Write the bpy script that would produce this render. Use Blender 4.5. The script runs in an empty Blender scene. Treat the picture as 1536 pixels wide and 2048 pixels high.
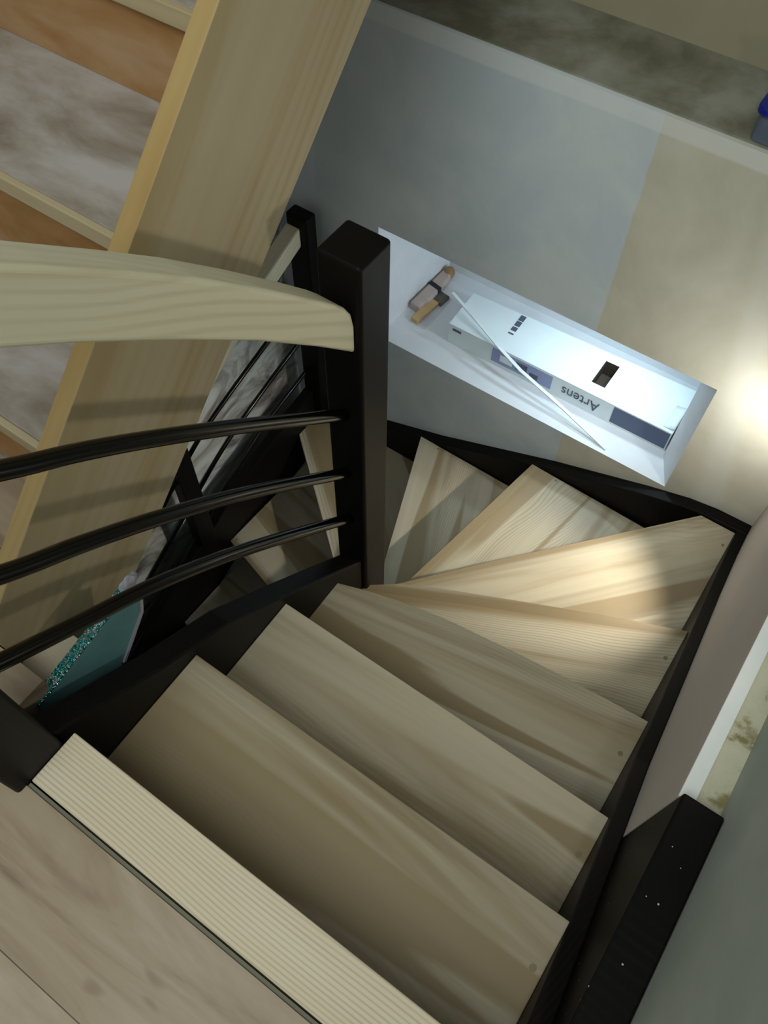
import bpy, bmesh, math, random
from mathutils import Vector, Matrix
SC = bpy.context.scene
COL = SC.collection
random.seed(7)

# ------------------------------------------------------------ camera
cd = bpy.data.cameras.new('camera'); cam = bpy.data.objects.new('camera', cd); COL.objects.link(cam)
cd.sensor_fit = 'HORIZONTAL'; cd.sensor_width = 36.0; cd.lens = 36.0 * 1673.27 / 1536.0
cd.clip_start = 0.02; cd.clip_end = 60
_r = Vector((0.82129523, 0.57043563, 0.00879388)); _u = Vector((-0.49230125, 0.70084207, 0.51619751))
_f = Vector((-0.28829433, 0.4282798, -0.85642442))
M = Matrix.Identity(4)
for i in range(3):
    M[i][0] = _r[i]; M[i][1] = _u[i]; M[i][2] = -_f[i]
M.translation = Vector((0.54975, -0.25604, 1.15788))
cam.matrix_world = M
SC.camera = cam

# ------------------------------------------------------------ world, lights, exposure
SC.view_settings.view_transform = 'Standard'; SC.view_settings.look = 'None'
SC.view_settings.exposure = 0.0; SC.view_settings.gamma = 1.0; SC.view_settings.use_curve_mapping = False
w = bpy.data.worlds.new('world'); SC.world = w; w.use_nodes = True
w.node_tree.nodes['Background'].inputs[0].default_value = (0.80, 0.92, 1.0, 1)
w.node_tree.nodes['Background'].inputs[1].default_value = 0.18

def area(name, loc, aim, size, power, color, shape='DISK', spread=180):
    l = bpy.data.lights.new(name, 'AREA'); l.shape = shape; l.size = size; l.energy = power; l.color = color
    l.spread = math.radians(spread)
    o = bpy.data.objects.new(name, l); COL.objects.link(o); o.location = loc
    o.rotation_euler = (Vector(aim) - Vector(loc)).to_track_quat('-Z', 'Y').to_euler()
    return o
def spot(name, loc, aim, radius, power, color, angle, blend):
    l = bpy.data.lights.new(name, 'SPOT'); l.energy = power; l.color = color; l.shadow_soft_size = radius
    l.spot_size = math.radians(angle); l.spot_blend = blend
    o = bpy.data.objects.new(name, l); COL.objects.link(o); o.location = loc
    o.rotation_euler = (Vector(aim) - Vector(loc)).to_track_quat('-Z', 'Y').to_euler()
    return o
area('ceiling_lamp_light', (0.45, -1.05, 2.4), (0.1, 0.6, -0.3), 1.6, 38.0, (0.95, 1.0, 0.92))
area('wall_lamp_light', (0.795, 0.42, 0.30), (-0.3, 0.42, 0.20), 0.07, 1.1, (1.0, 0.95, 0.84))
spot('step_light_beam', (0.722, 1.065, -0.435), (0.122, 0.70, -1.035), 0.015, 40.0, (1.0, 0.93, 0.80), 78, 0.75)
area('step_light_glow', (0.722, 1.15, -0.43), (0.50, 1.33, -0.42), 0.04, 1.2, (1.0, 0.98, 0.90))
spot('niche_spot_light', (0.20, 1.575, -0.482), (0.10, 1.45, -0.93), 0.02, 4.2, (0.74, 0.93, 1.0), 150, 1.0)
area('niche_fill_light', (0.30, 1.40, -0.482), (-0.3, 1.48, -0.85), 0.05, 1.4, (0.74, 0.88, 1.0))  # added fill, brightens the left jamb and sill beside the niche spot

# ------------------------------------------------------------ node helpers
class NT:
    def __init__(s, name):
        s.m = bpy.data.materials.new(name); s.m.use_nodes = True; s.t = s.m.node_tree
        s.b = s.t.nodes['Principled BSDF']
    def n(s, typ, ins=None, **kw):
        x = s.t.nodes.new(typ)
        for k, v in kw.items(): setattr(x, k, v)
        for k, v in (ins or {}).items():
            i = x.inputs[k]
            if hasattr(v, 'is_output'): s.t.links.new(v, i)
            else: i.default_value = v
        return x
    def link(s, a, b): s.t.links.new(a, b)
    def base(s, v): s.link(v, s.b.inputs['Base Color'])
    def rough(s, v):
        if hasattr(v, 'is_output'): s.link(v, s.b.inputs['Roughness'])
        else: s.b.inputs['Roughness'].default_value = v
    def coord(s, scale, rnd=True, src='Object'):
        tc = s.n('ShaderNodeTexCoord'); v = tc.outputs[src]
        if rnd:
            oi = s.n('ShaderNodeObjectInfo')
            mm = s.n('ShaderNodeMath', {0: oi.outputs['Random'], 1: 23.0}, operation='MULTIPLY')
            cx = s.n('ShaderNodeCombineXYZ', {'X': mm.outputs[0], 'Y': mm.outputs[0], 'Z': mm.outputs[0]})
            v = s.n('ShaderNodeVectorMath', {0: v, 1: cx.outputs[0]}, operation='ADD').outputs[0]
        return s.n('ShaderNodeMapping', {'Vector': v, 'Scale': scale}).outputs[0]
    def noise(s, vec, scale=1.0, detail=3.0, rough=0.5, dist=0.0):
        return s.n('ShaderNodeTexNoise', {'Vector': vec, 'Scale': scale, 'Detail': detail, 'Roughness': rough, 'Distortion': dist}).outputs['Fac']
    def ramp(s, fac, stops):
        r = s.n('ShaderNodeValToRGB', {'Fac': fac}); e = r.color_ramp.elements
        while len(e) < len(stops): e.new(0.5)
        for i, (p, c) in enumerate(stops):
            e[i].position = p; e[i].color = (*c, 1) if len(c) == 3 else c
        return r.outputs['Color']
    def mix(s, fac, a, b, mode='MIX'):
        x = s.n('ShaderNodeMix', data_type='RGBA', blend_type=mode)
        for sock, v in ((x.inputs[0], fac), (x.inputs[6], a), (x.inputs[7], b)):
            if hasattr(v, 'is_output'): s.link(v, sock)
            elif isinstance(v, tuple): sock.default_value = (*v, 1) if len(v) == 3 else v
            else: sock.default_value = v
        return x.outputs[2]
    def bump(s, h, strength=0.2, dist=0.002):
        b = s.n('ShaderNodeBump', {'Height': h, 'Strength': strength, 'Distance': dist})
        s.link(b.outputs[0], s.b.inputs['Normal'])

def wood(name, light, dark, lines, rough=0.5, lam=0.13, lines_amt=0.35, heart=0.0, lamv=0.2, linescale=150.0, spec=0.3, stripes=0.0, bow=1.0):
    """planed timber: the grain runs along the object's own X axis"""
    m = NT(name)
    v = m.coord((0.8, 10.0, 10.0))
    big = m.noise(v, 1.0, 4.0, 0.55, 0.9)
    mid = tuple((a * 0.7 + b * 0.3) for a, b in zip(light, dark))
    c = m.ramp(big, [(0.30, light), (0.52, mid), (0.75, dark)])
    if heart:                                   # sharp-edged darker heartwood streaks
        hn = m.noise(m.coord((0.55, 9.0, 9.0)), 1.0, 2.0, 0.45, 0.5)
        hf = m.n('ShaderNodeMapRange', {'Value': hn, 'From Min': 0.565, 'From Max': 0.60, 'To Max': heart}).outputs[0]
        c = m.mix(hf, c, dark)
    # year rings: warped bands that swing slowly along the board
    wv = m.noise(m.coord((1.1, 3.0, 3.0)), 1.0, 2.0)
    tc0 = m.n('ShaderNodeTexCoord'); s0 = m.n('ShaderNodeSeparateXYZ', {0: tc0.outputs['Object']})
    sy = m.n('ShaderNodeMath', {0: s0.outputs['Y'], 1: s0.outputs['Z']}, operation='ADD').outputs[0]
    yy0 = m.n('ShaderNodeMath', {0: wv, 1: 0.09 * bow, 2: sy}, operation='MULTIPLY_ADD').outputs[0]
    ring = m.n('ShaderNodeMath', {0: yy0, 1: linescale * 6.283 / 1.0}, operation='MULTIPLY').outputs[0]
    ring = m.n('ShaderNodeMath', {0: ring}, operation='SINE').outputs[0]
    fine = m.noise(m.coord((3.0, 190.0, 190.0)), 1.0, 2.0, 0.6, 0.5)
    rf = m.n('ShaderNodeMath', {0: fine, 1: 1.6, 2: ring}, operation='MULTIPLY_ADD').outputs[0]
    rf = m.n('ShaderNodeMapRange', {'Value': rf, 'From Min': 0.7, 'From Max': 1.9}).outputs[0]
    reg = m.n('ShaderNodeMapRange', {'Value': m.noise(m.coord((0.5, 6.0, 6.0)), 1.0, 1.0), 'From Min': 0.42, 'From Max': 0.60, 'To Min': stripes}).outputs[0]
    fa = m.n('ShaderNodeMath', {0: rf, 1: reg}, operation='MULTIPLY').outputs[0]
    fa = m.n('ShaderNodeMath', {0: fa, 1: lines_amt}, operation='MULTIPLY').outputs[0]
    c = m.mix(fa, c, lines)
    if lam:
        sp = s0
        wob = m.noise(m.coord((0.8, 1.5, 1.5)), 1.0, 1.0)
        yy = m.n('ShaderNodeMath', {0: wob, 1: 0.03, 2: sp.outputs['Y']}, operation='MULTIPLY_ADD').outputs[0]
        q = m.n('ShaderNodeMath', {0: yy, 1: lam}, operation='DIVIDE').outputs[0]
        fq = m.n('ShaderNodeMath', {0: q}, operation='FLOOR').outputs[0]
        oi = m.n('ShaderNodeObjectInfo')
        qq = m.n('ShaderNodeMath', {0: oi.outputs['Random'], 1: 57.0, 2: fq}, operation='MULTIPLY_ADD').outputs[0]
        wn = m.n('ShaderNodeTexWhiteNoise', {'W': qq}, noise_dimensions='1D').outputs['Value']
        k = m.n('ShaderNodeMapRange', {'Value': wn, 'To Min': 1.0 - lamv, 'To Max': 1.0 + lamv * 0.35}).outputs[0]
        c = m.mix(1.0, c, m.n('ShaderNodeCombineXYZ', {'X': k, 'Y': k, 'Z': k}).outputs[0], 'MULTIPLY')
    m.base(c); m.rough(rough); m.b.inputs['Specular IOR Level'].default_value = spec
    m.bump(fine, 0.08, 0.001)
    return m.m

def mottled(name, stops, scale=(3, 3, 3), rough=0.7, detail=5.0, dist=0.3, bump=0.1, rnd=False, spec=0.3):
    m = NT(name); v = m.coord(scale, rnd)
    n1 = m.noise(v, 1.0, detail, 0.6, dist)
    m.base(m.ramp(n1, stops)); m.rough(rough); m.b.inputs['Specular IOR Level'].default_value = spec
    if bump: m.bump(m.noise(m.coord(tuple(x * 9 for x in scale), rnd), 1.0, 3.0), bump, 0.002)
    return m.m

def plain(name, c, rough=0.5, metal=0.0, spec=0.4):
    m = NT(name)
    n1 = m.noise(m.coord((14, 14, 14)), 1.0, 2.0)
    m.base(m.ramp(n1, [(0.2, tuple(x * 0.93 for x in c)), (0.8, tuple(min(1, x * 1.05) for x in c))]))
    m.rough(rough); m.b.inputs['Metallic'].default_value = metal; m.b.inputs['Specular IOR Level'].default_value = spec
    return m.m

MAT = {}
MAT['tread'] = wood('pale_ash', (0.55, 0.50, 0.38), (0.28, 0.205, 0.105), (0.27, 0.215, 0.13), 0.45, 0.115, 0.42, 0.8, 0.25, linescale=120.0, bow=2.6)
MAT['nosing'] = wood('striped_ash', (0.74, 0.655, 0.52), (0.63, 0.53, 0.38), (0.32, 0.25, 0.155), 0.45, 0, 0.45, 0, linescale=165.0, stripes=0.15, bow=0.6)
MAT['rail_wood'] = wood('handrail_ash', (0.74, 0.70, 0.52), (0.62, 0.56, 0.38), (0.40, 0.33, 0.18), 0.5, 0, 0.38, 0, linescale=60.0, stripes=0.3, bow=1.6)
MAT['ply'] = wood('yellow_plywood', (0.52, 0.44, 0.30), (0.43, 0.33, 0.175), (0.36, 0.26, 0.12), 0.6, 0, 0.25, 0.35, linescale=40.0)
MAT['ply_edge'] = wood('plywood_edge', (0.50, 0.36, 0.165), (0.37, 0.24, 0.085), (0.36, 0.23, 0.08), 0.6, 0, 0.4, 0, linescale=60)
MAT['stain'] = wood('dark_stain', (0.0060, 0.0054, 0.0050), (0.004, 0.0036, 0.0036), (0.013, 0.0115, 0.0105), 0.45, 0, 0.5, 0, spec=0.12, linescale=90, bow=2.5)
MAT['stain_flecked'] = wood('flecked_stain', (0.0055, 0.005, 0.0047), (0.004, 0.0036, 0.0036), (0.011, 0.010, 0.0095), 0.5, 0, 0.4, 0, spec=0.1, linescale=60, bow=2.5)
_t = MAT['stain_flecked'].node_tree; _b = _t.nodes['Principled BSDF']; _src = _b.inputs['Base Color'].links[0].from_socket
_v = _t.nodes.new('ShaderNodeTexVoronoi'); _v.inputs['Scale'].default_value = 38.0
_tc = _t.nodes.new('ShaderNodeTexCoord'); _t.links.new(_tc.outputs['Object'], _v.inputs['Vector'])
_lt = _t.nodes.new('ShaderNodeMath'); _lt.operation = 'LESS_THAN'; _lt.inputs[1].default_value = 0.05; _t.links.new(_v.outputs['Distance'], _lt.inputs[0])
_mx = _t.nodes.new('ShaderNodeMix'); _mx.data_type = 'RGBA'; _t.links.new(_lt.outputs[0], _mx.inputs[0]); _t.links.new(_src, _mx.inputs[6]); _mx.inputs[7].default_value = (0.5, 0.5, 0.5, 1)
_t.links.new(_mx.outputs[2], _b.inputs['Base Color'])
MAT['rail_black'] = plain('black_gloss', (0.003, 0.0028, 0.0026), 0.17, 0.0, 0.35)
MAT['raw_tread'] = mottled('dusty_tread', [(0.36, (0.23, 0.185, 0.14)), (0.5, (0.36, 0.315, 0.275)), (0.64, (0.47, 0.43, 0.42))], (4, 9, 9), 0.75, rnd=True)
MAT['raw_riser'] = mottled('orange_riser', [(0.37, (0.30, 0.145, 0.045)), (0.5, (0.39, 0.21, 0.085)), (0.66, (0.47, 0.30, 0.17))], (3, 8, 8), 0.6, rnd=True)

def plaster_back():
    m = NT('plaster_back'); tc = m.n('ShaderNodeTexCoord'); sp = m.n('ShaderNodeSeparateXYZ', {0: tc.outputs['Object']})
    n1 = m.noise(m.coord((3.5, 3.5, 3.5), False), 1.0, 5.0, 0.6, 0.4)
    blue = m.ramp(n1, [(0.38, (0.57, 0.66, 0.72)), (0.62, (0.69, 0.76, 0.80))])
    cream = m.ramp(n1, [(0.38, (0.59, 0.575, 0.475)), (0.62, (0.69, 0.675, 0.58))])
    wob = m.noise(m.coord((1, 1, 30), False), 1.0, 2.0)
    xx = m.n('ShaderNodeMath', {0: wob, 1: 0.008, 2: sp.outputs['X']}, operation='MULTIPLY_ADD').outputs[0]
    f = m.n('ShaderNodeMapRange', {'Value': xx, 'From Min': 0.144, 'From Max': 0.148}).outputs[0]
    c = m.mix(f, blue, cream)
    # paler filler band under the edge bead and at the two board joints
    zz = m.n('ShaderNodeMath', {0: wob, 1: 0.03, 2: sp.outputs['Z']}, operation='MULTIPLY_ADD').outputs[0]
    g = m.n('ShaderNodeMapRange', {'Value': zz, 'From Min': 0.118, 'From Max': 0.125, 'To Max': 0.5}).outputs[0]
    c = m.mix(g, c, (0.84, 0.87, 0.88))
    dx = m.n('ShaderNodeMath', {0: xx, 1: -0.452}, operation='ADD').outputs[0]
    dz = m.n('ShaderNodeMath', {0: sp.outputs['Z'], 1: 0.18, 2: dx}, operation='MULTIPLY_ADD').outputs[0]
    da = m.n('ShaderNodeMath', {0: dz}, operation='ABSOLUTE').outputs[0]
    h = m.n('ShaderNodeMapRange', {'Value': da, 'From Min': 0.02, 'From Max': 0.05, 'To Min': 0.4, 'To Max': 0.0}).outputs[0]
    c = m.mix(h, c, (0.76, 0.77, 0.72))
    m2 = m.n('ShaderNodeMapRange', {'Value': xx, 'From Min': -0.775, 'From Max': -0.765, 'To Min': 0.45, 'To Max': 0.0}).outputs[0]
    c = m.mix(m2, c, (0.72, 0.79, 0.90))
    m.base(c); m.rough(0.75); m.b.inputs['Specular IOR Level'].default_value = 0.2
    m.bump(m.noise(m.coord((40, 40, 40), False), 1.0, 3.0), 0.06, 0.002)
    return m.m
MAT['plaster'] = plaster_back()
MAT['niche'] = mottled('niche_white', [(0.3, (0.70, 0.73, 0.76)), (0.7, (0.78, 0.81, 0.84))], (6, 6, 6), 0.7)
MAT['ledge'] = mottled('dim_ledge', [(0.38, (0.17, 0.16, 0.115)), (0.5, (0.25, 0.25, 0.19)), (0.66, (0.36, 0.36, 0.31))], (5, 5, 5), 0.8)  # dark olive puts the ledge's weaker light into its colour
MAT['cream_wall'] = mottled('cream_wall', [(0.3, (0.36, 0.32, 0.22)), (0.7, (0.42, 0.39, 0.28))], (2, 2, 2), 0.8)
MAT['mauve'] = mottled('mauve_board', [(0.3, (0.66, 0.585, 0.54)), (0.7, (0.71, 0.635, 0.59))], (4, 4, 4), 0.8)
MAT['white_edge'] = mottled('white_board_edge', [(0.3, (0.72, 0.76, 0.76)), (0.7, (0.80, 0.84, 0.84))], (9, 9, 9), 0.7)
MAT['rubble'] = mottled('cream_mortar', [(0.33, (0.24, 0.21, 0.10)), (0.42, (0.52, 0.51, 0.38)), (0.8, (0.62, 0.61, 0.50))], (20, 20, 20), 0.85, bump=0.4)
MAT['grey_wall'] = mottled('grey_green_plaster', [(0.25, (0.36, 0.40, 0.36)), (0.6, (0.46, 0.50, 0.47)), (0.8, (0.56, 0.60, 0.57))], (4, 4, 4), 0.7)
MAT['old_wall'] = mottled('stained_render', [(0.30, (0.10, 0.085, 0.07)), (0.44, (0.38, 0.37, 0.34)), (0.56, (0.66, 0.69, 0.65)), (0.75, (0.76, 0.82, 0.86))], (5, 4, 8), 0.6, dist=1.2)

def laminate():
    m = NT('laminate_floor'); tc = m.n('ShaderNodeTexCoord'); sp = m.n('ShaderNodeSeparateXYZ', {0: tc.outputs['Object']})
    W = 0.192
    q = m.n('ShaderNodeMath', {0: sp.outputs['Y'], 1: 0.462}, operation='ADD').outputs[0]
    q = m.n('ShaderNodeMath', {0: q, 1: W}, operation='DIVIDE').outputs[0]
    row = m.n('ShaderNodeMath', {0: q}, operation='FLOOR').outputs[0]
    fr = m.n('ShaderNodeMath', {0: q}, operation='FRACT').outputs[0]
    wn = m.n('ShaderNodeTexWhiteNoise', {'W': row}, noise_dimensions='1D').outputs['Value']
    off = m.n('ShaderNodeCombineXYZ', {'X': wn, 'Y': m.n('ShaderNodeMath', {0: row, 1: 3.7}, operation='MULTIPLY').outputs[0]}).outputs[0]
    vv = m.n('ShaderNodeVectorMath', {0: tc.outputs['Object'], 1: off}, operation='ADD').outputs[0]
    def nz(sc, det, dist): return m.noise(m.n('ShaderNodeMapping', {'Vector': vv, 'Scale': sc}).outputs[0], 1.0, det, 0.6, dist)
    c = m.ramp(nz((2.2, 9, 9), 5.0, 1.2), [(0.32, (0.20, 0.14, 0.09)), (0.48, (0.35, 0.275, 0.195)), (0.70, (0.44, 0.365, 0.28))])
    st = m.n('ShaderNodeMapRange', {'Value': nz((4, 60, 60), 3.0, 0.5), 'From Min': 0.5, 'From Max': 0.7, 'To Max': 0.35}).outputs[0]
    c = m.mix(st, c, (0.30, 0.22, 0.15))
    kn = m.n('ShaderNodeMapRange', {'Value': nz((7, 16, 16), 1.0, 0.8), 'From Min': 0.64, 'From Max': 0.74, 'To Max': 0.7}).outputs[0]
    c = m.mix(kn, c, (0.17, 0.09, 0.06))
    ln = m.n('ShaderNodeMath', {0: fr, 1: 0.008}, operation='LESS_THAN').outputs[0]
    c = m.mix(ln, c, (0.10, 0.07, 0.05))
    m.base(c); m.rough(0.45); m.b.inputs['Specular IOR Level'].default_value = 0.3
    return m.m
MAT['laminate'] = laminate()
MAT['tile'] = mottled('ground_tile', [(0.3, (0.25, 0.22, 0.2)), (0.7, (0.36, 0.32, 0.3))], (3, 3, 3), 0.6)

# ------------------------------------------------------------ mesh helpers
def finish(name, bm, mats, parent=None, loc=(0, 0, 0), rotz=0.0, bevel=0.0, segs=2, smooth=False):
    me = bpy.data.meshes.new(name)
    bmesh.ops.recalc_face_normals(bm, faces=bm.faces)
    bm.to_mesh(me); bm.free()
    for mm in (mats if isinstance(mats, (list, tuple)) else [mats]): me.materials.append(mm)
    o = bpy.data.objects.new(name, me); COL.objects.link(o)
    o.location = loc; o.rotation_euler = (0, 0, rotz)
    if parent:
        o.parent = parent
        base = Vector((0, 0, 0)); q = parent
        while q: base += q.location; q = q.parent
        o.location = Vector(loc) - base
    if bevel:
        b = o.modifiers.new('bevel', 'BEVEL'); b.width = bevel; b.segments = segs; b.limit_method = 'ANGLE'; b.angle_limit = math.radians(30)
    if smooth:
        for p in me.polygons: p.use_smooth = True
    return o
def tag(o, label=None, cat=None, group=None, kind=None):
    if label: o['label'] = label
    if cat: o['category'] = cat
    if group: o['group'] = group
    if kind: o['kind'] = kind
    return o
def thing(name, label, cat, loc=(0, 0, 0), group=None):
    o = bpy.data.objects.new(name, None); COL.objects.link(o); o.location = loc; o.empty_display_size = 0.1
    return tag(o, label, cat, group)
def prism_bm(pts, axis, lo, hi):
    """extrude a 2D outline; axis 0: pts are (y,z); axis 1: (x,z); axis 2: (x,y)"""
    bm = bmesh.new(); v = []
    for t in (lo, hi):
        row = []
        for a, b in pts:
            row.append(bm.verts.new((t, a, b) if axis == 0 else (a, t, b) if axis == 1 else (a, b, t)))
        v.append(row)
    n = len(pts)
    for i in range(n): bm.faces.new((v[0][i], v[0][(i + 1) % n], v[1][(i + 1) % n], v[1][i]))
    bm.faces.new(v[0][::-1]); bm.faces.new(v[1])
    return bm
def recentre(bm, c, rotz=0.0, pitch=0.0):
    """move geometry so that c is the origin, local X along rotz"""
    bmesh.ops.translate(bm, verts=bm.verts, vec=-Vector(c))
    if rotz: bmesh.ops.rotate(bm, verts=bm.verts, cent=(0, 0, 0), matrix=Matrix.Rotation(-rotz, 3, 'Z'))
def solid(name, pts, axis, lo, hi, mat, parent=None, bevel=0.0, rotz=0.0, segs=2, c=None):
    bm = prism_bm(pts, axis, lo, hi)
    if c is None:
        c = Vector((0, 0, 0))
        for v in bm.verts: c += v.co
        c /= len(bm.verts)
    recentre(bm, c, rotz)
    return finish(name, bm, mat, parent, c, rotz, bevel, segs)
def box(name, x0, x1, y0, y1, z0, z1, mat, parent=None, bevel=0.0, rotz=0.0, segs=2):
    return solid(name, [(x0, y0), (x1, y0), (x1, y1), (x0, y1)], 2, z0, z1, mat, parent, bevel, rotz, segs)
def slope_board(name, pts, x0, x1, mat, parent, bevel=0.0, mats2=None, segs=2):
    """board standing in the YZ plane; local X runs along its slope so that the grain follows it"""
    bm = prism_bm(pts, 0, x0, x1)
    c = Vector((0, 0, 0))
    for v in bm.verts: c += v.co
    c /= len(bm.verts)
    a = max(pts); b = min(pts)
    d = Vector((0, a[0] - b[0], a[1] - b[1])).normalized()
    xl = d; yl = Vector((0, -d.z, d.y)); zl = xl.cross(yl)
    R = Matrix((xl, yl, zl)).transposed()
    bmesh.ops.translate(bm, verts=bm.verts, vec=-c)
    bmesh.ops.rotate(bm, verts=bm.verts, cent=(0, 0, 0), matrix=R.transposed())
    o = finish(name, bm, mat, parent, c, 0, bevel, segs)
    o.rotation_euler = R.to_euler()
    return o
def post(name, x0, x1, y0, y1, z0, z1, mat, parent, bevel=0.006, segs=3):
    """vertical post; local X is vertical so that the grain runs up"""
    bm = prism_bm([(x0, y0), (x1, y0), (x1, y1), (x0, y1)], 2, z0, z1)
    c = Vector(((x0 + x1) / 2, (y0 + y1) / 2, z0))
    bmesh.ops.translate(bm, verts=bm.verts, vec=-c)
    bmesh.ops.rotate(bm, verts=bm.verts, cent=(0, 0, 0), matrix=Matrix.Rotation(math.pi / 2, 3, 'Y'))
    o = finish(name, bm, mat, parent, c, 0, bevel, segs)
    o.rotation_euler = (0, -math.pi / 2, 0)
    return o
def smooth_path(pts, n=6):
    out = []; P = [Vector(p) for p in pts]
    for i in range(len(P) - 1):
        p0 = P[max(i - 1, 0)]; p1 = P[i]; p2 = P[i + 1]; p3 = P[min(i + 2, len(P) - 1)]
        for k in range(n):
            t = k / n
            out.append(0.5 * ((2 * p1) + (p2 - p0) * t + (2 * p0 - 5 * p1 + 4 * p2 - p3) * t * t + (3 * p1 - p0 - 3 * p2 + p3) * t ** 3))
    out.append(P[-1]); return out
def tube(name, pts, r, mat, parent, n=14, smooth=6):
    P = smooth_path(pts, smooth) if smooth else [Vector(p) for p in pts]
    bm = bmesh.new(); rings = []
    for i, p in enumerate(P):
        d = (P[min(i + 1, len(P) - 1)] - P[max(i - 1, 0)]).normalized()
        a = d.cross(Vector((1, 0, 0)))
        if a.length < 0.1: a = d.cross(Vector((0, 0, 1)))
        a.normalize(); b = d.cross(a)
        rings.append([bm.verts.new(p + a * r * math.cos(2 * math.pi * k / n) + b * r * math.sin(2 * math.pi * k / n)) for k in range(n)])
    for i in range(len(rings) - 1):
        for k in range(n): bm.faces.new((rings[i][k], rings[i][(k + 1) % n], rings[i + 1][(k + 1) % n], rings[i + 1][k]))
    bm.faces.new(rings[0][::-1]); bm.faces.new(rings[-1])
    c = P[0].copy(); bmesh.ops.translate(bm, verts=bm.verts, vec=-c)
    o = finish(name, bm, mat, parent, c)
    for p in o.data.polygons: p.use_smooth = len(p.vertices) == 4
    return o
def disc(name, c, r, h, mat, parent, n=18):
    bm = bmesh.new(); bmesh.ops.create_cone(bm, cap_ends=True, segments=n, radius1=r, radius2=r, depth=h)
    return finish(name, bm, mat, parent, c)

# ------------------------------------------------------------ setting
def struct(o): o['kind'] = 'structure'; return o
HT = 0.18
def wall_back():
    bm = bmesh.new(); Y = 1.33; X0, X1, Z0, Z1 = -0.95, 0.81, -2.7, 0.145
    nx0, nx1, nz0, nz1 = -0.554, 0.481, -0.915, -0.470
    D = 1.735
    def V(x, y, z): return bm.verts.new((x, y, z))
    def F(pts, mi=0):
        f = bm.faces.new([V(*p) for p in pts]); f.material_index = mi
    for x0, x1, z0, z1 in ((X0, nx0, Z0, Z1), (nx1, X1, Z0, Z1), (nx0, nx1, Z0, nz0), (nx0, nx1, nz1, Z1)):
        F([(x0, Y, z0), (x1, Y, z0), (x1, Y, z1), (x0, Y, z1)])
    out = [(nx0, Y), (nx0 + 0.022, D), (0.428, D), (0.430, 1.43), (nx1, Y)]
    for (a, b), (c, d) in zip(out[:-1], out[1:]): F([(a, b, nz0), (c, d, nz0), (c, d, nz1), (a, b, nz1)], 1)
    F([(x, y, nz0) for x, y in out], 1); F([(x, y, nz1) for x, y in out], 1)
    # solid behind
    YB = 1.85
    F([(X0, Y, Z1), (X1, Y, Z1), (X1, YB, Z1), (X0, YB, Z1)]); F([(X0, YB, Z0), (X1, YB, Z0), (X1, YB, Z1), (X0, YB, Z1)])
    F([(X0, Y, Z0), (X0, YB, Z0), (X0, YB, Z1), (X0, Y, Z1)]); F([(X1, Y, Z0), (X1, YB, Z0), (X1, YB, Z1), (X1, Y, Z1)])
    F([(X0, Y, Z0), (X1, Y, Z0), (X1, YB, Z0), (X0, YB, Z0)])
    bmesh.ops.remove_doubles(bm, verts=bm.verts, dist=1e-5)
    return struct(finish('wall_back', bm, [MAT['plaster'], MAT['niche']]))
wall_back()
struct(box('trim_1', -0.95, 0.81, 1.342, 1.60, 0.1455, 0.150, MAT['ledge']))
struct(box('wall_back_upper', -0.95, 0.90, 1.585, 1.85, 0.150, 1.9, MAT['cream_wall']))
struct(box('wall_left', -1.05, -0.93, -2.6, 1.33, -2.7, 1.9, MAT['old_wall']))
struct(box('wall_right', 0.803, 0.95, -2.6, 1.33, -2.7, 1.6, MAT['grey_wall']))
struct(box('wall_right_lining', 0.743, 0.765, 0.195, 1.33, -2.7, -0.031, MAT['mauve']))
struct(box('trim_2', 0.7432, 0.7655, 0.196, 1.33, -0.031, -0.028, MAT['white_edge']))
struct(box('trim_3', 0.7655, 0.803, 0.196, 1.33, -0.2, -0.034, MAT['rubble']))
struct(box('floor_lower', -1.0, 0.80, -2.6, 1.33, -2.8, -2.7, MAT['tile']))
fl = [(-0.93, -2.6), (0.803, -2.6), (0.803, -0.305), (-0.045, -0.305), (-0.082, -0.305), (-0.082, -0.222), (-0.165, -0.190), (-0.93, -0.190)]
bm = prism_bm([(-0.93, -2.6), (0.742, -2.6), (0.742, -0.306), (-0.08, -0.306), (-0.08, -0.19), (-0.196, -0.19), (-0.196, 0.046), (-0.93, 0.046)], 2, -0.20, 0.0)
struct(finish('floor', bm, MAT['laminate']))

struct(box('trim_4', 0.012, 0.742, -0.3058, -0.3005, -0.03, -0.003, plain('joint_filler', (0.17, 0.165, 0.12), 0.7)))

# ------------------------------------------------------------ descending staircase
st = thing('staircase', 'dark stained winder staircase with pale ash treads turning left down the stairwell', 'staircase', (0.35, -0.2, -2.7))
N = {}
N[0] = [(0.0, -0.218), (0.7137, -0.218)]
N[1] = [(0.0, 0.0), (0.7137, 0.0)]
N[2] = [(0.0, 0.2176), (0.7137, 0.2176)]
N[3] = [(-0.007, 0.378), (0.06, 0.401), (0.138, 0.424), (0.255, 0.447), (0.376, 0.462), (0.491, 0.475), (0.605, 0.485), (0.7137, 0.492)]
N[4] = [(0.0, 0.482), (0.07, 0.535), (0.16, 0.583), (0.293, 0.645), (0.517, 0.748), (0.7137, 0.830)]
N[5] = [(0.0105, 0.599), (0.208, 0.833), (0.405, 1.055), (0.61, 1.29)]
N[6] = [(-0.034, 0.556), (0.086, 1.29)]
N[7] = [(-0.066, 0.556), (-0.3365, 1.29)]
N[8] = [(-0.071, 0.543), (-0.79, 1.141)]
N[9] = [(-0.071, 0.491), (-0.79, 0.694)]
N[10] = [(-0.06, 0.325), (-0.79, 0.382)]
N[11] = [(-0.06, 0.12), (-0.79, 0.135)]
N[12] = [(-0.06, -0.10), (-0.79, -0.10)]
N[13] = [(-0.06, -0.32), (-0.79, -0.32)]
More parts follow.
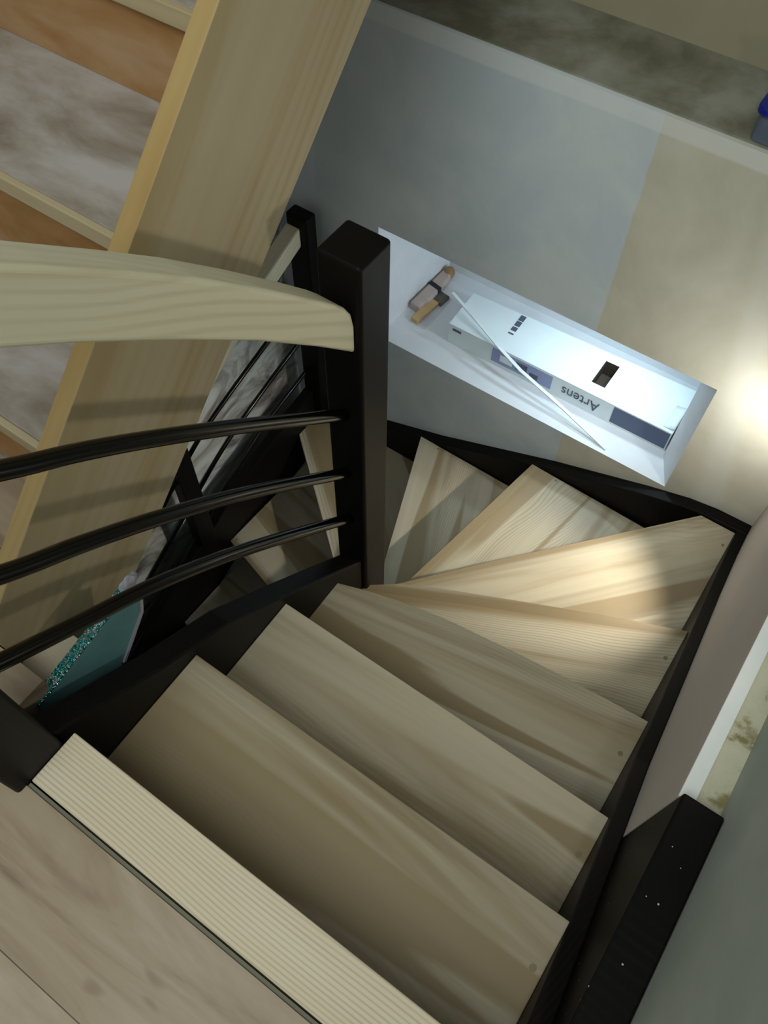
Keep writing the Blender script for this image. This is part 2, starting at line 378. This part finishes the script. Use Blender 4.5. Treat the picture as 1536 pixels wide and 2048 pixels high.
corner = {5: [(0.7137, 1.29)], 8: [(-0.79, 1.29)]}
def shift(pl, d):
    a = Vector(pl[0]); b = Vector(pl[-1]); t = (b - a).normalized()
    n = Vector((t.y, -t.x))
    return [(p[0] + n.x * d, p[1] + n.y * d) for p in pl]
treads = {}
for k in range(1, 14):
    d = 0.03
    back = shift(N[k - 1], d)
    if k in (6,): back = shift(N[5], 0.02)
    front = N[k]
    pts = list(front) + corner.get(k, []) + back[::-1]
    # trim to the well
    def clip(p):
        x, y = p
        y = min(y, 1.289)
        if k <= 5: x = min(max(x, -0.007), 0.7135)
        if k >= 8: x = max(min(x, -0.06), -0.7895)
        return (x, y)
    pts = [clip(p) for p in pts]
    q = []
    for p in pts:
        if not q or (Vector(p) - Vector(q[-1])).length > 1e-4: q.append(p)
    a = Vector(front[0]); b = Vector(front[-1]); ang = math.atan2(b.y - a.y, b.x - a.x)
    o = solid('tread', q, 2, -HT * k - 0.032, -HT * k, MAT['tread'], st, 0.0018, ang)
    treads[k] = o
# landing board
lb = box('landing_board', 0.012, 0.7425, -0.298, -0.218, -0.034, 0.001, MAT['nosing'], st, 0.002)
lb['label'] = 'pale board with fine straight stripes at the landing edge'
PL = plain('wood_plug', (0.24, 0.19, 0.11), 0.5)
for k, (x, y) in {1: (0.698, -0.082), 2: (0.698, 0.134), 3: (0.695, 0.399), 4: (0.697, 0.735), 5: (0.700, 1.232), 6: (0.18, 1.276), 7: (-0.256, 1.277), 9: (-0.772, 0.712)}.items():
    disc('screw_plug', (x, y, -HT * k + 0.0002), 0.0052 if k < 5 else 0.004, 0.002, PL, treads[k])
    # the plug sits in a rotated parent
    ob = treads[k].children[-1]
    ob.matrix_parent_inverse = Matrix.Identity(4)
    ob.location = Matrix.Rotation(-treads[k].rotation_euler.z, 3, 'Z') @ (Vector((x, y, -HT * k + 0.0002)) - (treads[k].location + st.location))

def band(top, depth):
    return list(top) + [(a, b - depth) for a, b in reversed(top)]
# string along the right hand wall
top = [(-0.29, -0.002), (-0.2, -0.06), (0.0, -0.188), (0.2, -0.325), (0.375, -0.445), (0.554, -0.536), (0.771, -0.650), (1.0, -0.772), (1.2, -0.86), (1.29, -0.885)]
slope_board('wall_string', band(top, 0.30), 0.7137, 0.7428, MAT['stain'], st, 0.003)
# string along the back wall
top = [(-0.79, -1.45), (-0.498, -1.333), (-0.273, -1.249), (0.143, -1.062), (0.442, -0.945), (0.56, -0.905), (0.64, -0.89), (0.7428, -0.886)]
bm = prism_bm(band(top, 0.32), 1, 1.2902, 1.3298); recentre(bm, (0, 1.31, -1.2)); finish('wall_string', bm, MAT['stain'], st, (0, 1.31, -1.2), 0, 0.003)
# outer string on the far left
top = [(-0.6, -2.31), (-0.4, -2.15), (0.0, -1.83), (0.286, -1.60), (0.45, -1.52), (0.627, -1.463), (0.738, -1.404), (0.977, -1.339), (1.25, -1.29)]
slope_board('outer_string', band(top, 0.34), -0.83, -0.7905, MAT['stain'], st, 0.003)
# string below the near balustrade
top = [(-0.238, 0.02), (-0.15, -0.045), (-0.062, -0.112), (0.08, -0.2), (0.234, -0.345), (0.38, -0.487), (0.4725, -0.578)]
slope_board('balustrade_string', band(top, 0.31), -0.045, -0.0005, MAT['stain'], st, 0.004)
top = [(-0.6, -2.20), (0.473, -1.36)]
slope_board('inner_string', band(top, 0.30), -0.06, -0.03, MAT['stain'], st, 0.003)
post('newel_post', -0.071, 0.0105, 0.473, 0.555, -2.7, 0.317, MAT['stain'], st, 0.007, 4)
post('newel_post', -0.077, 0.0115, -0.3205, -0.238, -0.36, 1.06, MAT['stain'], st, 0.006, 3)
post('newel_post', -0.836, -0.757, 1.252, 1.300, -1.75, -0.497, MAT['stain'], st, 0.008, 4)
post('baluster', -0.832, -0.788, 0.572, 0.642, -1.7, -0.84, MAT['stain'], st, 0.003, 2)
# handrail over the near balustrade
tp = [(-0.238, 0.872), (-0.12, 0.775), (-0.003, 0.678), (0.038, 0.645), (0.119, 0.577), (0.196, 0.510), (0.283, 0.427), (0.373, 0.337), (0.43, 0.278), (0.452, 0.253), (0.4655, 0.230), (0.472, 0.200)]
bt = [(-0.238, 0.770), (-0.12, 0.675), (-0.038, 0.608), (0.029, 0.555), (0.141, 0.460), (0.268, 0.346), (0.385, 0.230), (0.461, 0.150), (0.472, 0.138)]
hp = tp + bt[::-1]
h1 = slope_board('handrail', hp, -0.062, 0.0, MAT['rail_wood'], st, 0.009, segs=4)
for pts in ([(-0.245, 0.590), (-0.087, 0.456), (-0.003, 0.391), (0.099, 0.304), (0.248, 0.168), (0.476, -0.048)],
            [(-0.245, 0.418), (-0.151, 0.328), (-0.058, 0.259), (0.055, 0.168), (0.219, 0.021), (0.476, -0.236)],
            [(-0.245, 0.224), (-0.215, 0.2), (-0.113, 0.127), (0.013, 0.037), (0.19, -0.121), (0.476, -0.414)]):
    tube('rail', [(-0.03, a, b) for a, b in pts], 0.0115, MAT['rail_black'], st)
# far balustrade down the lower flight
tp = [(-0.5, -1.72), (0.0, -1.335), (0.25, -1.15), (0.5, -0.955), (0.6, -0.88), (0.8, -0.735), (0.9, -0.675), (1.1, -0.595), (1.255, -0.535)]
slope_board('handrail', band(tp, 0.068), -0.836, -0.784, MAT['rail_wood'], st, 0.006)
for pts in ([(-0.5, -1.84), (0.0, -1.48), (0.329, -1.239), (0.486, -1.14), (0.615, -1.05), (0.766, -0.972), (1.06, -0.881), (1.256, -0.83)],
            [(-0.5, -2.02), (0.0, -1.66), (0.322, -1.411), (0.533, -1.285), (0.625, -1.232), (0.801, -1.138), (1.03, -1.062), (1.256, -1.005)],
            [(-0.5, -2.16), (0.0, -1.80), (0.448, -1.52), (0.522, -1.478), (0.75, -1.34), (0.964, -1.245), (1.047, -1.222), (1.256, -1.18)]):
    tube('rail', [(-0.81, a, b) for a, b in pts], 0.008, MAT['rail_black'], st)

# ------------------------------------------------------------ upper staircase, raw boards
us = thing('staircase', 'unfinished upward staircase of raw plywood boards left of the black balustrade', 'staircase', (-0.55, -0.19, 0.0))
def T(y): return 0.199 + 0.92 * (y + 0.029)
sp = [(-0.2, 0.001), (-0.2, T(-0.2)), (1.3, T(1.3)), (1.3, 0.515 + 0.917 * (1.3 - 0.754)), (0.008, -0.155), (-0.06, -0.168), (-0.178, -0.129), (-0.189, 0.001)]
so = slope_board('stringer', [(-0.188, -0.02), (-0.188, T(-0.188)), (1.3, T(1.3)), (1.3, 0.515 + 0.917 * (1.3 - 0.754)), (0.05, -0.128), (0.0, -0.152), (-0.09, -0.160), (-0.178, -0.129)], -0.195, -0.165, [MAT['ply'], MAT['ply_edge']], us, 0.0015)
for p in so.data.polygons:
    if abs(p.normal.z) < 0.5: p.material_index = 1
so['label'] = 'wide yellow plywood stringer board with orange cut edge'
for k in range(1, 6):
    y0 = 0.047 + 0.254 * (k - 1)
    box('tread', -0.9295, -0.1955, y0, y0 + 0.27, HT * k - 0.03, HT * k, MAT['raw_tread'], us, 0.0015)
    box('nosing', -0.9295, -0.1955, y0 - 0.012, y0 - 0.0002, HT * k - 0.03, HT * k, MAT['ply'], us, 0.002)['label'] = 'pale wood strip along the tread front'
    box('riser', -0.9295, -0.1955, y0 + 0.002, y0 + 0.016, HT * (k - 1) + 0.0005, HT * k - 0.0305, MAT['raw_riser'], us, 0.001)['label'] = 'orange raw wood riser'
box('foot_block', -0.16, -0.10, -0.188, -0.108, -0.12, -0.06, MAT['nosing'], us, 0.002)

# ------------------------------------------------------------ timber at the right hand wall
tb = tag(box('timber_beam', 0.7431, 0.8025, -2.0, 0.194, -0.36, 0.0005, MAT['stain_flecked'], None, 0.004, 0), 'black stained square timber lying along the right wall beside the landing', 'beam')
tb.rotation_euler = (0, 0, 0)

# ------------------------------------------------------------ things in the wall niche
SZ = -0.915
WH = mottled('white_card', [(0.3, (0.74, 0.84, 0.88)), (0.7, (0.80, 0.90, 0.93))], (5, 5, 5), 0.5)
BROWN = plain('brown_card', (0.055, 0.042, 0.03), 0.8)
LILAC = plain('lilac_print', (0.30, 0.35, 0.58), 0.5)
NAVY = plain('slate_print', (0.10, 0.13, 0.22), 0.5)
INK = plain('grey_ink', (0.09, 0.11, 0.16), 0.6)
ct = thing('flooring_carton', 'long white carton of flooring with lettering lying in the lit wall niche', 'box', (0.03, 1.53, SZ))
zt = -0.83
def P4(u, v): # u along X 0..1, v along depth 0..1, on the carton top
    a = Vector((-0.352, 1.441)).lerp(Vector((0.424, 1.447)), u); b = Vector((-0.358, 1.602)).lerp(Vector((0.426, 1.640)), u)
    return a.lerp(b, v)
def carton():
    bm = bmesh.new()
    us_ = [0, 0.628, 0.686, 1]; vs = [0, 0.24, 0.80, 1]
    g = {}
    for i, u in enumerate(us_):
        for j, v in enumerate(vs):
            p = P4(u, v); g[i, j] = bm.verts.new((p.x, p.y, zt))
    for i in range(3):
        for j in range(3):
            if (i, j) != (1, 1): bm.faces.new((g[i, j], g[i + 1, j], g[i + 1, j + 1], g[i, j + 1]))
    lo = {}
    for i in range(4):
        for j in (0, 3): lo[i, j] = bm.verts.new((g[i, j].co.x, g[i, j].co.y, SZ + 0.0005))
    for j in (0, 3): lo[0, j], lo[3, j]
    for i in range(3):
        bm.faces.new((g[i, 0], g[i + 1, 0], lo[i + 1, 0], lo[i, 0])); bm.faces.new((g[i, 3], g[i + 1, 3], lo[i + 1, 3], lo[i, 3]))
        bm.faces.new((lo[i, 0], lo[i + 1, 0], lo[i + 1, 3], lo[i, 3]))
    for i in (0, 3): bm.faces.new((g[i, 0], g[i, 1], g[i, 2], g[i, 3], lo[i, 3], lo[i, 0]))
    # the hand hole, sunk into the carton
    hv = [g[1, 1], g[2, 1], g[2, 2], g[1, 2]]; dn = [bm.verts.new(v.co + Vector((0, 0, -0.06))) for v in hv]
    for a in range(4):
        f = bm.faces.new((hv[a], hv[(a + 1) % 4], dn[(a + 1) % 4], dn[a])); f.material_index = 1
    f = bm.faces.new(dn); f.material_index = 1
    c = Vector((0.03, 1.53, SZ)); bmesh.ops.translate(bm, verts=bm.verts, vec=-c)
    return finish('carton_body', bm, [WH, BROWN], ct, c)
carton()
def patch(name, quad, mat, parent, off):
    """thin printed patch glued on a face"""
    bm = bmesh.new(); off = Vector(off)
    a = [bm.verts.new(Vector(q)) for q in quad]; b = [bm.verts.new(Vector(q) + off) for q in quad]
    bm.faces.new(a); bm.faces.new(b)
    for i in range(4): bm.faces.new((a[i], a[(i + 1) % 4], b[(i + 1) % 4], b[i]))
    c = sum((Vector(q) for q in quad), Vector()) / 4; bmesh.ops.translate(bm, verts=bm.verts, vec=-c)
    return finish(name, bm, mat, parent, c)
def fy(x): return 1.441 + (x + 0.352) / 0.776 * 0.006 - 0.0003
def fq(x0, x1, za, zb): return [(x0, fy(x0), za), (x1, fy(x1), za), (x1, fy(x1), zb), (x0, fy(x0), zb)]
FO = (0, -0.0006, 0)
patch('lilac_label', fq(-0.188, 0.028, -0.898, -0.839), LILAC, ct, FO)['label'] = 'lilac printed label'
patch('dark_label', fq(0.237, 0.420, -0.906, -0.835), NAVY, ct, FO)['label'] = 'slate blue printed panel'
pt = patch('white_print', fq(-0.158, -0.112, -0.884, -0.856), WH, ct, (0, -0.0009, 0))
for x0, x1, za, zb in ((-0.10, -0.06, -0.885, -0.850), (-0.05, -0.02, -0.888, -0.868)):
    patch('printed_mark', fq(x0, x1, za, zb), INK, ct, (0, -0.0009, 0))
patch('printed_mark', fq(-0.337, -0.305, -0.853, -0.843), INK, ct, FO)
TO = (0, 0, 0.0005)
def tq(u0, u1, v0, v1): return [(*P4(u, v), zt + 0.0002) for u, v in ((u0, v0), (u1, v0), (u1, v1), (u0, v1))]
for v0, v1 in ((0.82, 0.97), (0.66, 0.80), (0.52, 0.63), (0.42, 0.46)):
    patch('printed_mark', tq(0.228, 0.252, v0, v1), INK, ct, TO)
cu = bpy.data.curves.new('lettering', 'FONT'); cu.body = 'Artens'; cu.size = 0.058; cu.extrude = 0.0004; cu.align_x = 'CENTER'
to = bpy.data.objects.new('lettering_tmp', cu); COL.objects.link(to)
me = bpy.data.meshes.new_from_object(to.evaluated_get(bpy.context.evaluated_depsgraph_get()))
bpy.data.objects.remove(to); me.materials.clear(); me.materials.append(INK); me.name = 'lettering'
lt = bpy.data.objects.new('lettering', me); COL.objects.link(lt); lt.parent = ct
lt.location = Vector((0.128, fy(0.128) - 0.0008, -0.856)) - ct.location
lt.rotation_euler = (Matrix.Rotation(math.pi, 3, 'Y') @ Matrix.Rotation(math.pi / 2, 3, 'X')).to_euler(); lt.scale = (0.82, 1, 1)
# torn flap curling up at the right end
bm = bmesh.new(); rows = []
for j in range(7):
    v = 0.06 + 0.5 * j / 6
    row = []
    for i in range(5):
        t = i / 4; p = P4(0.955 + 0.042 * t, v); row.append(bm.verts.new((p.x, p.y, zt + 0.001 + 0.016 * t * t * math.sin(math.pi * (j + 1.5) / 9))))
    rows.append(row)
for j in range(6):
    for i in range(4): bm.faces.new((rows[j][i], rows[j][i + 1], rows[j + 1][i + 1], rows[j + 1][i]))
c = Vector((0.41, 1.5, zt)); bmesh.ops.translate(bm, verts=bm.verts, vec=-c)
fo = finish('torn_flap', bm, WH, ct, c, smooth=True); sm = fo.modifiers.new('thick', 'SOLIDIFY'); sm.thickness = 0.0012

# trim strip leaning over the carton
def strip(pts, wd, th):
    bm = bmesh.new(); R = []
    P = [Vector(p) for p in pts]
    for i, p in enumerate(P):
        d = (P[min(i + 1, len(P) - 1)] - P[max(i - 1, 0)]).normalized(); s = d.cross(Vector((0, 0, 1))).normalized(); n = s.cross(d)
        R.append([bm.verts.new(p + s * wd * a + n * th * b) for a, b in ((-.5, 0), (.5, 0), (.5, 1), (-.5, 1))])
    for a, b in zip(R[:-1], R[1:]):
        for k in range(4): bm.faces.new((a[k], a[(k + 1) % 4], b[(k + 1) % 4], b[k]))
    bm.faces.new(R[0][::-1]); bm.faces.new(R[-1]); return bm
bm = strip([(0.276, 1.350, SZ + 0.001), (0.1, 1.386, -0.880), (-0.07, 1.412, -0.845), (-0.165, 1.436, -0.822), (-0.28, 1.482, -0.806), (-0.398, 1.528, -0.795)], 0.011, 0.004)
c = Vector((0.276, 1.350, SZ)); bmesh.ops.translate(bm, verts=bm.verts, vec=-c)
tag(finish('trim_strip', bm, plain('white_trim', (0.78, 0.86, 0.88), 0.35), None, c), 'thin white trim strip leaning diagonally across the carton in the niche', 'strip')

# hand tools at the left end of the niche
TAN = wood('tan_handle', (0.62, 0.42, 0.20), (0.5, 0.32, 0.14), (0.4, 0.25, 0.1), 0.5, 0, 0.3)
PINK = mottled('pinkish_wood', [(0.3, (0.46, 0.36, 0.31)), (0.7, (0.56, 0.47, 0.43))], (12, 12, 12), 0.5)
KNOB = mottled('brown_knob', [(0.3, (0.26, 0.15, 0.06)), (0.7, (0.42, 0.27, 0.12))], (20, 20, 20), 0.5)
BLK = plain('black_band', (0.012, 0.012, 0.014), 0.45)
BRI = mottled('grey_bristle', [(0.3, (0.07, 0.06, 0.05)), (0.7, (0.22, 0.20, 0.17))], (30, 8, 30), 0.7)
CLR = plain('clear_sleeve', (0.62, 0.62, 0.68), 0.25)
ht = thing('block_tool', 'pinkish wooden block tool with black band against the left side of the niche', 'tool', (-0.515, 1.60, SZ))
solid('tool_body', [(-0.537, 1.492), (-0.497, 1.488), (-0.488, 1.55), (-0.487, 1.66), (-0.497, 1.69), (-0.529, 1.69)], 2, SZ, SZ + 0.032, PINK, ht, 0.006)
solid('band', [(-0.5335, 1.600), (-0.4855, 1.590), (-0.4845, 1.608), (-0.5325, 1.618)], 2, SZ + 0.0005, SZ + 0.0335, BLK, ht, 0.001)['label'] = 'black band round the block'
bm = bmesh.new(); bmesh.ops.create_uvsphere(bm, u_segments=16, v_segments=10, radius=0.024)
bmesh.ops.scale(bm, vec=(0.85, 0.9, 0.9), verts=bm.verts)
finish('knob', bm, KNOB, ht, (-0.508, 1.694, SZ + 0.0225), smooth=True)['label'] = 'brown rounded end'
pb = thing('paint_brush', 'flat tan handled brush with dark bristles beside the carton in the niche', 'brush', (-0.475, 1.53, SZ))
box('sleeve', -0.507, -0.441, 1.442, 1.61, SZ, SZ + 0.002, CLR, pb)['label'] = 'pale plastic sleeve under the brush'
solid('handle', [(-0.503, 1.447), (-0.473, 1.443), (-0.462, 1.558), (-0.492, 1.562)], 2, SZ + 0.0021, SZ + 0.018, TAN, pb, 0.003, math.pi / 2)
solid('bristles', [(-0.497, 1.562), (-0.452, 1.556), (-0.447, 1.604), (-0.490, 1.610)], 2, SZ + 0.0021, SZ + 0.017, BRI, pb, 0.003)

# ------------------------------------------------------------ tub on the ledge
tu = thing('storage_tub', 'grey translucent tub with blue lid on the ledge above the niche wall', 'tub', (0.41, 1.41, 0.150))
TG = plain('smoky_plastic', (0.13, 0.16, 0.22), 0.3); TB = plain('blue_plastic', (0.012, 0.02, 0.28), 0.3)
def rrect(x0, x1, y0, y1, r, n=5):
    o = []
    for cx, cy, a0 in ((x1 - r, y0 + r, -90), (x1 - r, y1 - r, 0), (x0 + r, y1 - r, 90), (x0 + r, y0 + r, 180)):
        for k in range(n + 1):
            a = math.radians(a0 + 90 * k / n); o.append((cx + r * math.cos(a), cy + r * math.sin(a)))
    return o
solid('tub_body', rrect(0.306, 0.52, 1.3435, 1.48, 0.015), 2, 0.1502, 0.205, TG, tu, 0.002)
solid('lid', rrect(0.299, 0.528, 1.335, 1.488, 0.02), 2, 0.2052, 0.222, TB, tu, 0.004)['label'] = 'bright blue lid'

# ------------------------------------------------------------ teal sheet wedged beside the raw stringer
TEAL = mottled('teal_film', [(0.3, (0.12, 0.27, 0.29)), (0.7, (0.17, 0.36, 0.37))], (8, 8, 8), 0.3)
def glitter():
    m = NT('glitter_edge'); v = m.n('ShaderNodeTexVoronoi', {'Vector': m.coord((1, 1, 1), False), 'Scale': 260.0})
    m.base(m.ramp(v.outputs['Color'], [(0.0, (0.03, 0.36, 0.40)), (0.5, (0.08, 0.6, 0.65)), (0.8, (0.85, 0.95, 1.0))]))
    m.rough(0.15); m.b.inputs['Metallic'].default_value = 0.8
    m.bump(v.outputs['Distance'], 1.0, 0.004); return m.m
tl = thing('teal_sheet', 'teal sheet with glittering edge wedged between black balustrade and plywood board', 'sheet', (-0.085, -0.11, -0.2))
slope_board('sheet', [(-0.221, -0.046), (-0.018, -0.004), (-0.004, -0.03), (-0.018, -0.077), (-0.085, -0.153), (-0.11, -0.2), (-0.235, -0.2)], -0.092, -0.079, TEAL, tl, 0.001)
slope_board('glitter_edge', [(-0.221, -0.045), (-0.018, -0.003), (-0.018, 0.003), (-0.221, -0.039)], -0.094, -0.077, glitter(), tl, 0.001)['label'] = 'sparkling cut edge'
bm = bmesh.new(); bmesh.ops.create_icosphere(bm, subdivisions=3, radius=0.5)
for v in bm.verts:
    v.co *= 1 + 0.25 * math.sin(9 * v.co.x + 4 * v.co.z) * math.cos(7 * v.co.y)
    v.co = Vector((v.co.x * 0.016, v.co.y * 0.032, v.co.z * 0.028))
finish('torn_rim', bm, plain('torn_white', (0.5, 0.5, 0.56), 0.7), tl, (-0.085, -0.006, 0.006))['label'] = 'crumpled white corner'
slope_board('rim', [(-0.004, -0.03), (0.001, -0.033), (-0.013, -0.08), (-0.080, -0.156), (-0.085, -0.153), (-0.018, -0.077)], -0.095, -0.076, plain('pale_rim', (0.42, 0.40, 0.48), 0.7), tl)

# ------------------------------------------------------------ step light just beyond the frame
sl = thing('step_light', 'small round step light set in the right wall lining', 'light', (0.7425, 1.065, -0.435))
bm = bmesh.new(); bmesh.ops.create_cone(bm, cap_ends=True, segments=28, radius1=0.04, radius2=0.036, depth=0.012)
bmesh.ops.rotate(bm, verts=bm.verts, cent=(0, 0, 0), matrix=Matrix.Rotation(-math.pi / 2, 3, 'Y'))
finish('bezel', bm, plain('bezel_metal', (0.5, 0.5, 0.5), 0.4, 0.8), sl, (0.7365, 1.065, -0.435))
m = NT('lens_glow'); m.b.inputs['Emission Color'].default_value = (0.86, 0.96, 1, 1); m.b.inputs['Emission Strength'].default_value = 4.0
bm = bmesh.new(); bmesh.ops.create_cone(bm, cap_ends=True, segments=28, radius1=0.028, radius2=0.026, depth=0.006)
bmesh.ops.rotate(bm, verts=bm.verts, cent=(0, 0, 0), matrix=Matrix.Rotation(-math.pi / 2, 3, 'Y'))
finish('lens', bm, m.m, sl, (0.7275, 1.065, -0.435))
